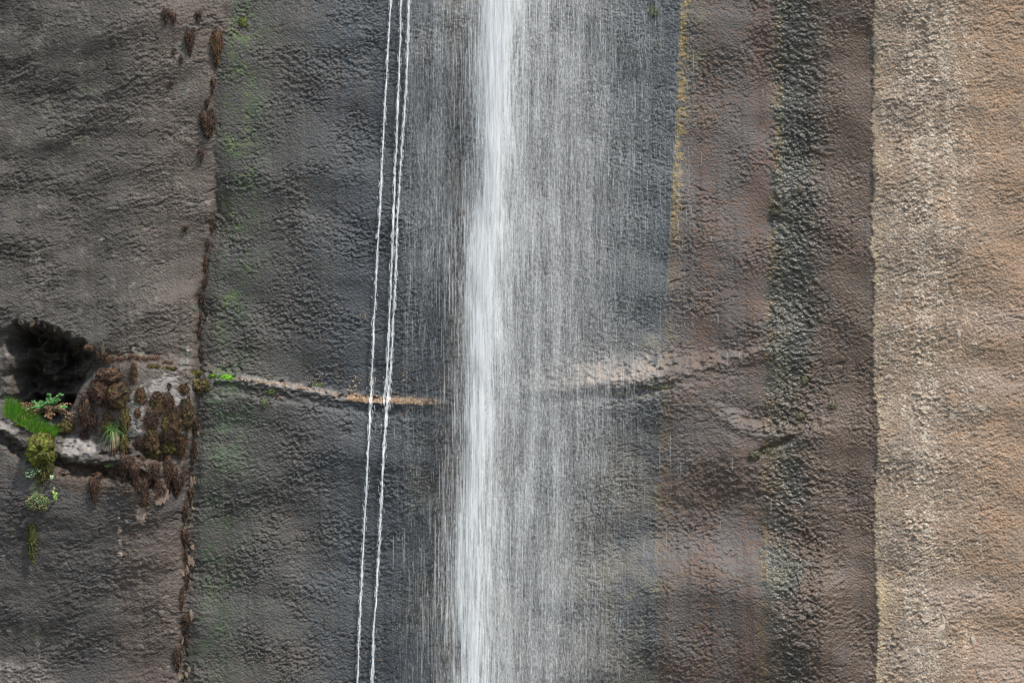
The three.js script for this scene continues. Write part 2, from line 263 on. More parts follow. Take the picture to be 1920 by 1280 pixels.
// ---------------------------------------------------------------- the cliff
const TX0 = -300, TX1 = 2220, TY0 = -230, TY1 = 1510;
function makeCliff() {
  const W = 2048, Hh = 1414, col = new Uint8Array(W * Hh * 4), ro = new Uint8Array(W * Hh * 4), bu = new Uint8Array(W * Hh * 4);
  for (let j = 0; j < Hh; j++) for (let i = 0; i < W; i++) {
    const px = TX0 + (TX1 - TX0) * (i + 0.5) / W, py = TY1 - (TY1 - TY0) * (j + 0.5) / Hh, k = (j * W + i) * 4;
    paint(px, py);
    col[k] = l2s(clamp(out[0])) * 255; col[k + 1] = l2s(clamp(out[1])) * 255; col[k + 2] = l2s(clamp(out[2])) * 255; col[k + 3] = 255;
    ro[k] = ro[k + 1] = ro[k + 2] = clamp(rough, 0.2, 1) * 255; ro[k + 3] = 255;
    const b = clamp(0.5 + 0.28 * n2((0.8 * px + 0.6 * py) / 3.4, (0.8 * py - 0.6 * px) / 2.8) + 0.34 * (rnd() - 0.5)); bu[k] = bu[k + 1] = bu[k + 2] = b * 255; bu[k + 3] = 255;
  }
  const tex = (d, srgb) => { const t = new THREE.DataTexture(d, W, Hh, THREE.RGBAFormat); t.magFilter = THREE.LinearFilter; t.minFilter = THREE.LinearMipmapLinearFilter; t.generateMipmaps = true; t.wrapS = t.wrapT = THREE.MirroredRepeatWrapping; if (srgb) t.colorSpace = THREE.SRGBColorSpace; t.needsUpdate = true; return t; };
  const m = new THREE.MeshStandardMaterial({ map: tex(col, true), roughnessMap: tex(ro), roughness: 1, bumpMap: tex(bu), bumpScale: 0.018 });
  const line = (a0, a1, b0, b1, fine, coarse, far0, far1) => { const v = []; for (let t = far0; t < a0; t += 60) v.push(t); for (let t = a0; t < b0; t += coarse) v.push(t); for (let t = b0; t < b1; t += fine) v.push(t); for (let t = b1; t <= a1; t += coarse) v.push(t); for (let t = a1 + 30; t <= far1; t += 60) v.push(t); return v; };
  const xs = line(-300, 2220, -25, 1945, 1.45, 6, -1800, 3700), ys = line(-230, 1510, -25, 1305, 1.45, 6, -2300, 2680);
  const nx = xs.length, ny = ys.length, pos = new Float32Array(nx * ny * 3), uv = new Float32Array(nx * ny * 2), idx = new Uint32Array((nx - 1) * (ny - 1) * 6);
  let o = 0, q = 0;
  for (let j = 0; j < ny; j++) for (let i = 0; i < nx; i++) {
    const px = xs[i], py = ys[j];
    pos[o * 3] = X(px); pos[o * 3 + 1] = Y(py); pos[o * 3 + 2] = reliefBase(px, py) + reliefFine(px, py);
    uv[o * 2] = (px - TX0) / (TX1 - TX0); uv[o * 2 + 1] = (TY1 - py) / (TY1 - TY0); o++;
  }
  for (let j = 0; j < ny - 1; j++) for (let i = 0; i < nx - 1; i++) { const a = j * nx + i, b = a + 1, c = a + nx, d = c + 1; idx[q++] = a; idx[q++] = c; idx[q++] = b; idx[q++] = b; idx[q++] = c; idx[q++] = d; }
  const g = new THREE.BufferGeometry();
  g.setAttribute('position', new THREE.BufferAttribute(pos, 3)); g.setAttribute('uv', new THREE.BufferAttribute(uv, 2)); g.setIndex(new THREE.BufferAttribute(idx, 1)); g.computeVertexNormals();
  const mesh = new THREE.Mesh(g, m); mesh.name = 'cliff'; mesh.castShadow = mesh.receiveShadow = true; mesh.userData = { kind: 'structure', label: 'sheer stained rock cliff behind the waterfall', category: 'cliff' };
  scene.add(mesh);
  return mesh;
}
const cliff = makeCliff();
{ // valley floor far below
  const g = new THREE.PlaneGeometry(900, 900); g.rotateX(-Math.PI / 2); g.translate(0, 0, 420);
  const m = new THREE.Mesh(g, new THREE.MeshStandardMaterial({ color: new THREE.Color().setRGB(0.10, 0.10, 0.085), roughness: 0.95 }));
  m.name = 'ground'; m.receiveShadow = true; m.userData = { kind: 'structure', label: 'dark rocky ground at the foot of the cliff', category: 'ground' }; scene.add(m);
}

// ---------------------------------------------------------------- mesh collector with vertex colours
class Soup {
  constructor() { this.p = []; this.c = []; }
  tri(a, b, c, k) { this.p.push(...a, ...b, ...c); for (let i = 0; i < 3; i++) this.c.push(k[0], k[1], k[2]); }
  quad(a, b, c, d, k) { this.tri(a, b, c, k); this.tri(a, c, d, k); }
  build(name, mat, parent) {
    const g = new THREE.BufferGeometry(); g.setAttribute('position', new THREE.Float32BufferAttribute(this.p, 3)); g.setAttribute('color', new THREE.Float32BufferAttribute(this.c, 3)); g.computeVertexNormals();
    const m = new THREE.Mesh(g, mat); m.name = name; m.castShadow = m.receiveShadow = true; if (parent) parent.add(m); return m;
  }
}
const names = {};
const numbered = n => { names[n] = (names[n] ?? -1) + 1; return names[n] ? n + '_' + String(names[n]).padStart(3, '0') : n; };
function tag(o, label, category, group) { o.userData = { label, category }; if (group) o.userData.group = group; return o; }
const jit = (c, s) => { const k = 1 + s * (rnd() * 2 - 1); return [c[0] * k, c[1] * k * (1 + 0.25 * s * (rnd() - 0.5)), c[2] * k]; };
const mossMat = new THREE.MeshStandardMaterial({ vertexColors: true, roughness: 1, side: THREE.DoubleSide });
const leafMat = new THREE.MeshPhysicalMaterial({ vertexColors: true, roughness: 0.6, side: THREE.DoubleSide });
const dull = (o, k) => Object.fromEntries(Object.entries(o).map(([n, c]) => [n, c.map(v => v * k)]));
const V = dull({ brown: hex(0x6a4c3a), dark: hex(0x382e28), olive: hex(0x565026), olive2: hex(0x6b6a30), ygreen: hex(0x8f9c2c), bright: hex(0x70b428), lime: hex(0x93c93a), fern: hex(0x3f7d34), fern2: hex(0x6a9c50), dead: hex(0x9a6f4e), grass: hex(0x6f9b4e), straw: hex(0xb9a582), pale: hex(0xa9c493), yellow: hex(0xd6b02a), pinkleaf: hex(0xc08a6a) }, 0.72);

// moss cushion or hanging moss: rounded core with many small shoots
function moss(px, py, w, h, cols, { depth = 0.45, hang = 0, n = 0, name = 'moss_cushion', label, group, fuzz = 0.022 } = {}) {
  const s = new Soup(), rx = w / PPM / 2, ry = h / PPM / 2, rz = Math.min(rx, ry) * depth * 2, o0 = rnd() * 100;
  const shape = (u, v) => {                                 // u around 0..2pi, v 0..pi/2 from rim to front
    const cx = Math.cos(u) * Math.cos(v), cy = Math.sin(u) * Math.cos(v), cz = Math.sin(v);
    const t = (1 - cy) / 2, taper = hang ? 1 - hang * t * 0.85 : 1;
    const k = 1 + 0.28 * n2(cx * 2.1 + o0, cy * 2.1 + cz) + 0.16 * n2(cx * 5 + o0, cy * 5 - cz * 3);
    return [rx * cx * k * taper, ry * cy * k, rz * cz * k * (hang ? 1 - 0.5 * hang * t : 1) - 0.01];
  };
  const NU = 26, NV = 7, pick = () => jit(cols[Math.floor(rnd() * cols.length)], 0.35);
  for (let i = 0; i < NU; i++) for (let j = 0; j < NV; j++) {
    const a = i / NU * 6.28318, b = (i + 1) / NU * 6.28318, c = -0.35 + j / NV * 1.92, d = -0.35 + (j + 1) / NV * 1.92;
    s.quad(shape(a, c), shape(b, c), shape(b, d), shape(a, d), pick());
  }
  const N = n || Math.round(clamp(w * h * 0.55, 120, 900));
  for (let i = 0; i < N; i++) {
    const u = rnd() * 6.28318, v = Math.asin(rnd()) * 0.98, p = shape(u, v), l = fuzz * rr(0.5, 1.5) * (hang ? 1.6 : 1), e = 0.006 * rr(0.6, 1.5);
    const dx = p[0] / rx * 0.6 + gauss() * 0.4, dy = hang ? -1 + gauss() * 0.4 : p[1] / ry * 0.5 + 0.25 + gauss() * 0.45, dz = 0.6 + gauss() * 0.35, L = Math.hypot(dx, dy, dz);
    const q = [p[0] + dx / L * l, p[1] + dy / L * l, p[2] + dz / L * l], ax = rr(-1, 1), ay = rr(-1, 1), az = rr(-1, 1), k = pick();
    s.tri([p[0] - ax * e, p[1] - ay * e, p[2] - az * e], [p[0] + ax * e, p[1] + ay * e, p[2] + az * e], q, k);
  }
  const m = s.build(numbered(name), mossMat); m.position.set(X(px), Y(py), reliefBase(px, py)); scene.add(m);
  return tag(m, label, 'moss', group);
}
const HB = [V.dark, V.brown, V.dark, hex(0x4a3b30)];
// hanging tufts on the bare grey block
for (const [px, py, w, h] of [[312, 30, 20, 28], [326, 34, 16, 18], [372, 30, 16, 20], [356, 78, 26, 50], [388, 192, 14, 20], [399, 158, 16, 28], [346, 426, 12, 11], [377, 290, 17, 24], [320, 155, 10, 12], [339, 112, 10, 16], [325, 98, 8, 8], [374, 536, 0, 0]])
  if (w) moss(px, py, w, h, HB, { hang: 1, name: 'hanging_moss', label: 'small dark brown tuft of hanging moss on bare grey rock', group: 'moss tufts on the bare rock' });
moss(406, 92, 32, 72, [V.brown, V.dark, hex(0x5c4a28)], { hang: 1, name: 'hanging_moss', label: 'long brown moss tuft beside the top of the green streak' });
moss(390, 232, 40, 56, HB, { hang: 0.8, name: 'hanging_moss', label: 'broad ragged dark moss tuft above the long crack' });
for (let i = 0; i < 8; i++) { const py = 425 + i * 33 + rr(-6, 6); moss(crackX(py) + rr(-4, 6), py, rr(9, 15), rr(20, 38), [V.dark, V.dark, V.brown], { hang: 0.6, name: 'crack_moss', label: 'dark moss filling the crack above the mossy ledge', group: 'moss in the upper crack' }); }
for (let i = 0; i < 12; i++) { const py = 800 + i * 40 + rr(-8, 8); moss(crackX(py) + rr(-12, 10), py, rr(10, 22), rr(22, 46), [V.dark, V.brown, V.dark, hex(0x4a382c)], { hang: 0.7, name: 'crack_moss', label: 'ragged dark moss hanging in the crack below the mossy ledge', group: 'moss in the lower crack' }); }
// cushions on the ledge
const BO = [V.brown, V.olive, V.dark, V.brown], OL = [V.olive, V.olive2, V.brown];
for (const [px, py, w, h, c, label] of [
  [289, 688, 26, 11, OL, 'low olive moss cushion on top of the pale grey ledge'],
  [320, 690, 26, 7, OL, 'thin flat olive moss strip along the top of the pale ledge'],
  [366, 700, 28, 13, OL, 'rounded olive brown moss cushion at the crack on the ledge'],
  [402, 704, 22, 7, [V.bright, V.olive2], 'small flat green moss cushion beside the brightest ledge cushion'],
  [425, 708, 24, 12, [V.bright, V.lime, V.bright], 'bright green domed moss cushion on the thin ledge'],
  [374, 724, 44, 30, [V.olive, V.olive2, V.dark, V.brown], 'dark green moss patch just below the thin ledge'],
]) moss(px, py, w, h, c, { label });
for (const [px, py, w, h, c] of [[226, 742, 44, 50, BO], [253, 702, 14, 46, BO], [267, 742, 20, 34, BO], [262, 775, 12, 22, BO], [298, 762, 24, 56, BO], [318, 724, 9, 13, BO], [346, 730, 20, 22, BO], [352, 775, 26, 64, [V.olive, V.brown, V.dark]], [322, 752, 14, 20, BO], [205, 790, 26, 36, BO], [288, 822, 30, 52, BO], [330, 795, 26, 48, BO], [215, 705, 60, 30, [V.brown, V.dark, hex(0x5e4838)]], [342, 830, 20, 50, BO], [190, 735, 40, 50, [V.dark, V.brown]], [163, 770, 30, 60, [V.dark, V.brown, V.dark]]])
  moss(px, py, w, h, c, { label: 'brown moss cushion growing down the face of the pale ledge', group: 'brown moss on the ledge face', depth: 0.35 });
for (const [px, py, w, h] of [[239, 786, 18, 44], [237, 834, 18, 44], [314, 797, 14, 32], [291, 846, 30, 24], [245, 871, 28, 17], [318, 838, 30, 26], [238, 742, 14, 22], [202, 800, 20, 20], [122, 800, 32, 24]])
  moss(px, py, w, h, OL, { label: 'olive green moss cushion among the brown moss of the ledge face', group: 'olive moss on the ledge face', depth: 0.5 });
for (let i = 0; i < 34; i++) { const px = rr(175, 338), py = 884 + rr(-14, 34) + (px - 200) * 0.05; moss(px, py, rr(14, 28), rr(24, 58), [V.dark, V.brown, V.dark, hex(0x574233)], { hang: 0.8, name: 'hanging_moss', label: 'dark brown moss and roots hanging under the ledge lip', group: 'hanging moss under the ledge' }); }
for (let i = 0; i < 24; i++) { const px = rr(150, 345), py = rr(700, 872); if (blob(px, py, 318, 725, 50, 30) > 0.3 || blob(px, py, 155, 838, 50, 22) > 0.4 || px < 165 && py < 740) continue; moss(px, py, rr(14, 34), rr(20, 48), [V.dark, V.dark, V.brown, hex(0x42352b)], { label: 'dark matted moss between the larger cushions of the ledge face', group: 'matted moss of the ledge face', depth: 0.25, hang: 0.3, name: 'moss_mat' }); }
for (let i = 0; i < 9; i++) { const px = 150 + i * 20 + rr(-6, 6); moss(px, 668 + i * 1.2 + rr(-6, 4) + (px < 190 ? -22 + (px - 150) * 0.3 : 0), rr(16, 26), rr(9, 16), [V.dark, V.brown, hex(0x5b4634)], { label: 'brown moss fringe along the overhang above the pale ledge', group: 'moss fringe of the overhang', hang: 0.5, name: 'moss_fringe' }); }
// green corner by the hollow
moss(80, 842, 56, 62, [V.olive2, hex(0x5f661f), V.olive2, hex(0x6f7a26), V.olive], { depth: 0.7, n: 1400, fuzz: 0.028, label: 'large yellow green moss mound spilling over the ledge below the hollow' });
moss(84, 880, 44, 60, [V.olive, V.dark, hex(0x5c6127)], { depth: 0.4, hang: 0.5, name: 'hanging_moss', label: 'dark olive moss hanging below the yellow green mound' });
moss(38, 790, 28, 20, [hex(0x9cae24), hex(0x7f9a1e), V.olive2], { depth: 0.9, n: 500, label: 'small domed yellow moss cushion in front of the bright grass' });
moss(62, 1003, 24, 92, [V.olive, hex(0x3f4a22), V.dark, hex(0x55651f)], { hang: 0.7, depth: 0.4, name: 'moss_streak', label: 'dark green moss streak running down below the flowering plant' });
moss(455, 42, 14, 20, [V.olive2, hex(0x5c6a3a)], { label: 'bright green moss patch near the top of the green streak', depth: 0.4 });
for (const [px, py, w, h] of [[505, 733, 26, 12], [495, 755, 10, 18], [592, 722, 28, 9]]) moss(px, py, w, h, [hex(0x6c7450), hex(0x58603f)], { label: 'grey green moss patch on the thin ledge', group: 'grey green ledge moss', depth: 0.4 });
moss(1226, 22, 18, 22, [hex(0x525c3c), hex(0x4a5238)], { label: 'small green moss patch high on the wet rock beside the ochre seam', depth: 0.35 });
for (const [px, py, w, h] of [[1502, 780, 18, 14], [1510, 712, 14, 16], [1562, 760, 16, 14], [1412, 852, 26, 20], [1440, 846, 18, 14], [1232, 725, 60, 8], [1165, 738, 34, 8], [1500, 357, 12, 11], [1452, 396, 14, 12]])
  moss(px, py, w, h, [hex(0x6b6b58), hex(0x5c5b4a), hex(0x66604c)], { label: 'pale olive algae lump on the dark knobbly rock', group: 'algae lumps on dark rock', depth: 0.45, name: 'algae_lump' });

// ---------------------------------------------------------------- plants
function blade(s, p, dir, len, wid, droop, k, seg = 4) {
  let a = [...p], d = [...dir], sx = -d[1] || 0.01, sy = d[0], L = Math.hypot(sx, sy) || 1; sx /= L; sy /= L;
  for (let i = 0; i < seg; i++) {
    const w0 = wid * (1 - i / seg), w1 = wid * (1 - (i + 1) / seg), b = [a[0] + d[0] * len / seg, a[1] + d[1] * len / seg, a[2] + d[2] * len / seg];
    s.quad([a[0] - sx * w0, a[1] - sy * w0, a[2]], [a[0] + sx * w0, a[1] + sy * w0, a[2]], [b[0] + sx * w1, b[1] + sy * w1, b[2]], [b[0] - sx * w1, b[1] - sy * w1, b[2]], k);
    a = b; d[1] -= droop; const m = Math.hypot(...d); d = d.map(v => v / m);
  }
}
{ // bright grass in the mouth of the hollow
  const s = new Soup(), line = poly([[12, 775], [30, 783], [60, 802], [85, 812], [104, 812]]), ox = X(60), oy = Y(800), oz = reliefBase(60, 815) - 0.02;
  for (let i = 0; i < 3000; i++) {
    const px = rr(10, 106), t = rnd(), thick = px < 70 ? 30 : px < 90 ? 18 : 12, py = line(px) + 8 - t * thick, z = oz + 0.1 - t * 0.2 + rr(-0.03, 0.03);
    const k = jit(rnd() < 0.3 ? V.lime : rnd() < 0.14 ? V.straw : rnd() < 0.2 ? hex(0x3c7a18) : rnd() < 0.5 ? V.bright : hex(0x4c9a1c), 0.3);
    blade(s, [X(px) - ox, Y(py) - oy, z - oz], [gauss() * 0.3 + 0.1, 0.8, 0.5 + gauss() * 0.3], rr(0.05, 0.19), 0.0026, rr(0.1, 0.4), k, 3);
  }
  const m = s.build(numbered('grass_clump'), leafMat); m.position.set(ox, oy, oz); scene.add(m);
  tag(m, 'vivid bright green grass growing in the mouth of the dark hollow', 'grass');
}
{ // grass tuft hanging from the ledge
  const g = new THREE.Group(); g.name = numbered('grass_tuft'); const px = 218, py = 805; g.position.set(X(px), Y(py), reliefBase(px, py) + 0.05); scene.add(g);
  const s = new Soup(), d = new Soup();
  for (let i = 0; i < 70; i++) blade(s, [gauss() * 0.03, gauss() * 0.02, gauss() * 0.015], [gauss() * 0.45, rr(-0.3, 0.9), 0.6], rr(0.16, 0.34), 0.0045, rr(0.22, 0.5), jit(rnd() < 0.6 ? V.grass : rnd() < 0.5 ? V.pale : hex(0x5d8a3c), 0.25), 6);
  for (let i = 0; i < 16; i++) blade(d, [gauss() * 0.02, -0.02, 0.02], [gauss() * 0.15, -0.8, 0.3], rr(0.25, 0.42), 0.004, 0.3, jit(V.straw, 0.25), 6);
  s.build('green_blades', leafMat, g); d.build('dry_blades', leafMat, g);
  tag(g, 'tuft of long green and straw grass hanging from the mossy ledge', 'grass');
}
{ // small second tuft
  const s = new Soup(); for (let i = 0; i < 14; i++) blade(s, [gauss() * 0.015, 0, 0], [gauss() * 0.4, 0.7, 0.5], rr(0.06, 0.11), 0.003, 0.3, jit(hex(0x5d7a3c), 0.3), 4);
  const m = s.build(numbered('grass_tuft'), leafMat); m.position.set(X(203), Y(874), reliefBase(203, 874) + 0.03); scene.add(m); tag(m, 'tiny sprig of green grass among hanging brown moss', 'grass');
}
function leaf(s, p, r, nx, ny, nz, k, stretch = 1, ang = 0) {
  const n = [nx, ny, nz], L = Math.hypot(...n); n[0] /= L; n[1] /= L; n[2] /= L;
  let u = [n[2], 0, -n[0]], m = Math.hypot(...u) || 1; u = u.map(v => v / m);
  const v = [n[1] * u[2] - n[2] * u[1], n[2] * u[0] - n[0] * u[2], n[0] * u[1] - n[1] * u[0]], pt = [];
  for (let i = 0; i < 8; i++) { const a = i / 8 * 6.28318, x = Math.cos(a) * r * stretch, y = Math.sin(a) * r * (1 + 0.12 * Math.cos(3 * a)), ca = Math.cos(ang), sa = Math.sin(ang), xx = x * ca - y * sa, yy = x * sa + y * ca, dz = -0.25 * Math.abs(y); pt.push([0, 1, 2].map(q => p[q] + u[q] * xx + v[q] * yy + n[q] * dz)); }
  for (let i = 0; i < 8; i++) s.tri(p, pt[i], pt[(i + 1) % 8], k);
}
{ // fern-like plant inside the hollow
  const g = new THREE.Group(); g.name = numbered('fern'); const z0 = reliefBase(60, 815) - 0.1; g.position.set(X(88), Y(781), z0); scene.add(g);
  for (let f = 0; f < 34; f++) {
    const s = new Soup(), dead = f >= 13, az = rr(-1, 1), el = dead ? rr(0.1, 0.9) : rr(0.6, 1.1), len = dead ? rr(0.18, 0.36) : rr(0.24, 0.38);
    let p = [az * 0.05, 0.05, 0], d = [az * 0.8, el, 0.5]; const stem = jit(dead ? hex(0x5a3d2c) : hex(0x2e4a26), 0.2);
    for (let i = 0; i < 9; i++) {
      const q = [p[0] + d[0] * len / 9, p[1] + d[1] * len / 9, p[2] + d[2] * len / 9];
      s.quad([p[0] - 0.002, p[1], p[2]], [p[0] + 0.002, p[1], p[2]], [q[0] + 0.002, q[1], q[2]], [q[0] - 0.002, q[1], q[2]], stem);
      if (i > 1) for (const sd of [-1, 1]) leaf(s, [q[0] + sd * rr(0.006, 0.022), q[1] + rr(-0.012, 0.012), q[2] + rr(0, 0.015)], rr(0.007, 0.014) * (dead ? 0.8 : 1.1), gauss() * 0.4, 0.25 + gauss() * 0.3, 1, jit(dead ? (rnd() < 0.75 ? V.dead : hex(0x6d5a3a)) : (rnd() < 0.6 ? V.fern : V.fern2), 0.3), 1.3, rr(-1, 1));
      p = q; d[1] -= dead ? 0.13 : 0.10;
    }
    s.build('frond', leafMat, g);
  }
  tag(g, 'fern with green and withered brown fronds inside the dark hollow', 'fern');
}
function bush(px, py, w, h, cols, N, r, name, label, cat, group) {
  const s = new Soup(), z0 = reliefBase(px, py);
  for (let i = 0; i < N; i++) { const a = rnd() * 6.28, q = Math.sqrt(rnd()); const x = Math.cos(a) * q * w / PPM / 2, y = Math.sin(a) * q * h / PPM / 2, z = 0.03 + (1 - q * q) * 0.1 * rr(0.4, 1);
    leaf(s, [x, y, z], r * rr(0.6, 1.3), gauss() * 0.5, 0.5 + gauss() * 0.4, 0.8, jit(cols[Math.floor(rnd() * cols.length)], 0.3), 1.5, rr(-2, 2));
    if (i % 3 === 0) s.quad([x - 0.001, y, z], [x + 0.001, y, z], [0.001, -h / PPM / 3, 0.01], [-0.001, -h / PPM / 3, 0.01], [0.05, 0.06, 0.03]); }
  const m = s.build(numbered(name), leafMat); m.position.set(X(px), Y(py), z0); scene.add(m); return tag(m, label, cat, group);
}
bush(75, 941, 46, 34, [hex(0x4a6636), hex(0x395628), hex(0x5a7344), hex(0x2e4726), hex(0x425c30), hex(0x8a6450), hex(0xa98c22), hex(0x536a3a), hex(0x35502a), hex(0x2e4726)], 420, 0.0068, 'leafy_plant', 'bushy small leaved plant with yellow flowers growing from the moss streak', 'plant');
bush(62, 886, 22, 20, [V.pale, hex(0x7a9c70), hex(0x9ab08a)], 34, 0.008, 'leafy_plant', 'pale green leafy plant just below the yellow green moss mound', 'plant');
bush(77, 880, 12, 10, [V.pale, hex(0x9ab08a)], 16, 0.008, 'leafy_plant', 'pale leafy sprout right beside the larger pale green plant', 'plant');
bush(100, 892, 7, 7, [V.pale], 5, 0.012, 'leafy_plant', 'single tiny pale sprout on dark rock beside the moss', 'plant');
bush(107, 924, 8, 26, [hex(0x8fb04a), hex(0x6f9a3a)], 14, 0.011, 'leafy_plant', 'thin upright light green sprig beside the flowering plant', 'plant');
bush(92, 816, 12, 8, [hex(0xd8e6cc), V.pale], 9, 0.010, 'leafy_plant', 'whitish little leaves on top of the yellow green moss mound', 'plant');

// ---------------------------------------------------------------- pieces of the rock face
function rockBit(px, py, w, h, c, name, thick = 0.5, tilt = 0) {
  const g = new THREE.IcosahedronGeometry(1, 1), p = g.attributes.position, o = rnd() * 50;
  for (let i = 0; i < p.count; i++) { const x = p.getX(i), y = p.getY(i), z = p.getZ(i), k = 1 + 0.55 * n2(x * 1.3 + o, y * 1.3 + z) + 0.3 * n2(x * 5 + o, y * 5 + z * 3); p.setXYZ(i, x * k * w / PPM / 2, y * k * h / PPM / 2, z * k * Math.min(w, h) / PPM * thick); }
  g.computeVertexNormals();
  const m = new THREE.Mesh(g, new THREE.MeshStandardMaterial({ color: new THREE.Color().setRGB(...jit(c, 0.15)), roughness: 0.92, flatShading: true }));
  m.name = name; m.castShadow = m.receiveShadow = true; m.position.set(X(px), Y(py), reliefBase(px, py) + reliefFine(px, py)); m.rotation.z = tilt; cliff.add(m); return m;
}
for (const [px, py, w, h, t] of [[1728, 612, 9, 13, 0], [1744, 612, 7, 7, 0], [1777, 609, 6, 11, -0.2], [1798, 623, 8, 18, 0], [1764, 555, 10, 8, 0], [1766, 566, 9, 10, 0], [1760, 567, 7, 9, 0], [1694, 608, 6, 6, 0], [1707, 104, 11, 8, 0.4], [1698, 104, 6, 6, 0], [1696, 525, 8, 9, 0.5], [1763, 1182, 12, 30, -0.55], [1769, 1162, 7, 18, 0.2], [1770, 1206, 8, 14, 0.4], [1721, 1222, 10, 13, 0], [1767, 1132, 7, 9, 0.3], [1720, 1107, 18, 8, 0.3], [1700, 1140, 14, 8, 0], [1708, 1112, 8, 6, 0.2], [1825, 1202, 9, 16, 0.2], [1788, 1206, 8, 12, 0], [1900, 706, 6, 8, 0], [1822, 728, 9, 12, 0.4], [1840, 765, 12, 10, 0], [1795, 700, 9, 8, 0], [1665, 706, 14, 7, 0.3], [1884, 625, 7, 6, 0], [1712, 470, 7, 6, 0], [1700, 765, 6, 5, 0], [1690, 760, 6, 5, 0]])
  rockBit(px, py, w, h, hex(0xa2968a), 'rock_knob', 0.3, t);
for (const [px, py, w, h] of [[182, 650, 8, 20], [176, 648, 6, 18], [194, 652, 7, 24], [188, 646, 6, 14], [84, 604, 8, 22], [60, 604, 10, 16], [40, 602, 10, 14], [104, 614, 7, 14], [120, 620, 8, 12]]) { const m = rockBit(px, py, w, h, hex(0x4d4238), 'stalactite', 0.5); m.position.z = reliefBase(px, py - 24) - 0.02; }
for (let i = 0; i < 26; i++) { const py = rr(770, 1270); rockBit(crackX(py) + rr(-10, 14), py, rr(4, 8), rr(9, 22), hex(0x7a6858), 'rock_flake', 0.2, rr(-0.3, 0.3)); }
for (const [px, py, w, h] of [[306, 918, 26, 48], [268, 966, 16, 26], [300, 935, 16, 22], [352, 654, 4, 16], [420, 680, 6, 12], [402, 698, 6, 10]]) rockBit(px, py, w, h, hex(0x857468), 'rock_flake', 0.12, 0);

{ // dead leaves and grit lying on the thin ledge
  const N = 2800, g = new THREE.BufferGeometry(); g.setAttribute('position', new THREE.Float32BufferAttribute([-1, 0, 0.1, 0, 0.35, 0, 1, 0, 0.1, 0, -0.35, 0], 3)); g.setIndex([0, 3, 1, 1, 3, 2]); g.computeVertexNormals();
  const m = new THREE.InstancedMesh(g, new THREE.MeshStandardMaterial({ roughness: 0.9, side: THREE.DoubleSide }), N), M = new THREE.Matrix4(), q = new THREE.Quaternion(), e = new THREE.Euler();
  const cols = [hex(0xbb9a7c), hex(0xab8a6c), hex(0xc8ac90), hex(0x9a7c60), hex(0xd2bca2)];
  for (let i = 0; i < N; i++) {
    let px, py; const t = rnd();
    if (t < 0.68) { px = rr(650, 840); if (rnd() < ss(780, 845, px)) px -= 90; py = l1y(px) + 1 - Math.abs(gauss()) * 8 * (0.6 + 0.6 * n2(px / 24, 13)) + 3 * n2(px / 20, 3); if (n2(px / 16, 8) < -0.45) py -= rr(2, 14); }
    else if (t < 0.80) { px = rr(440, 640); py = l1y(px) - 3 - Math.abs(gauss()) * 3.5; }
    else if (t < 0.95) { px = rr(655, 815); py = l1y(px) - 1 - Math.abs(gauss()) * 5; }
    else { px = [660, 668, 700, 720, 760, 648, 590, 680][i % 8] + gauss() * 7; py = [722, 715, 710, 715, 700, 735, 712, 592][i % 8] + gauss() * 8; }
    const c = cols[Math.floor(rnd() * 5)], s = rr(0.008, 0.018);
    M.compose(new THREE.Vector3(X(px), Y(py), reliefBase(px, py) + reliefFine(px, py) + 0.008), q.setFromEuler(e.set(gauss() * 0.5 - 0.4, gauss() * 0.5, rnd() * 6)), new THREE.Vector3(s, s, s)); m.setMatrixAt(i, M);
    m.setColorAt(i, new THREE.Color().setRGB(...jit(c, 0.25).map(v => v * 0.82)));
  }
  m.name = 'leaf_litter'; m.userData = { kind: 'stuff', label: 'orange brown leaf litter lying along the thin ledge', category: 'leaf litter' }; m.castShadow = m.receiveShadow = true; scene.add(m);
}

// ---------------------------------------------------------------- water
const foam = new THREE.MeshPhysicalMaterial({ color: new THREE.Color().setRGB(0.93, 0.95, 0.97), roughness: 0.5, ior: 1.33 });
const needle = new THREE.BufferGeometry();               // one falling thread of water: a slim spindle 1 m long, 2 units wide
{ const p = [], ix = [], prof = [[0.5, 0], [0.3, 0.8], [0, 1], [-0.35, 0.75], [-0.5, 0]];
  for (const [y, r] of prof) for (let i = 0; i < 4; i++) { const a = i / 4 * 6.28318; p.push(Math.cos(a) * r, y, Math.sin(a) * r); }
  for (let j = 0; j < 4; j++) for (let i = 0; i < 4; i++) { const a = j * 4 + i, b = j * 4 + (i + 1) % 4; if (j > 0) ix.push(a, b, a + 4); if (j < 3) ix.push(b, b + 4, a + 4); else if (j === 0) ix.push(a, b + 4, a + 4); }
  needle.setAttribute('position', new THREE.Float32BufferAttribute(p, 3)); needle.setIndex(ix); needle.computeVertexNormals(); }
function threads(name, list) {
  const m = new THREE.InstancedMesh(needle, foam, list.length), M = new THREE.Matrix4(), q = new THREE.Quaternion(), e = new THREE.Euler();
  list.forEach(([px, py, z, len, r], i) => { M.compose(new THREE.Vector3(X(px), Y(py), z), q.setFromEuler(e.set(gauss() * 0.008, rnd() * 6, gauss() * 0.007)), new THREE.Vector3(r, len, r)); m.setMatrixAt(i, M); });
  m.name = name; m.castShadow = m.receiveShadow = true; return m;
}
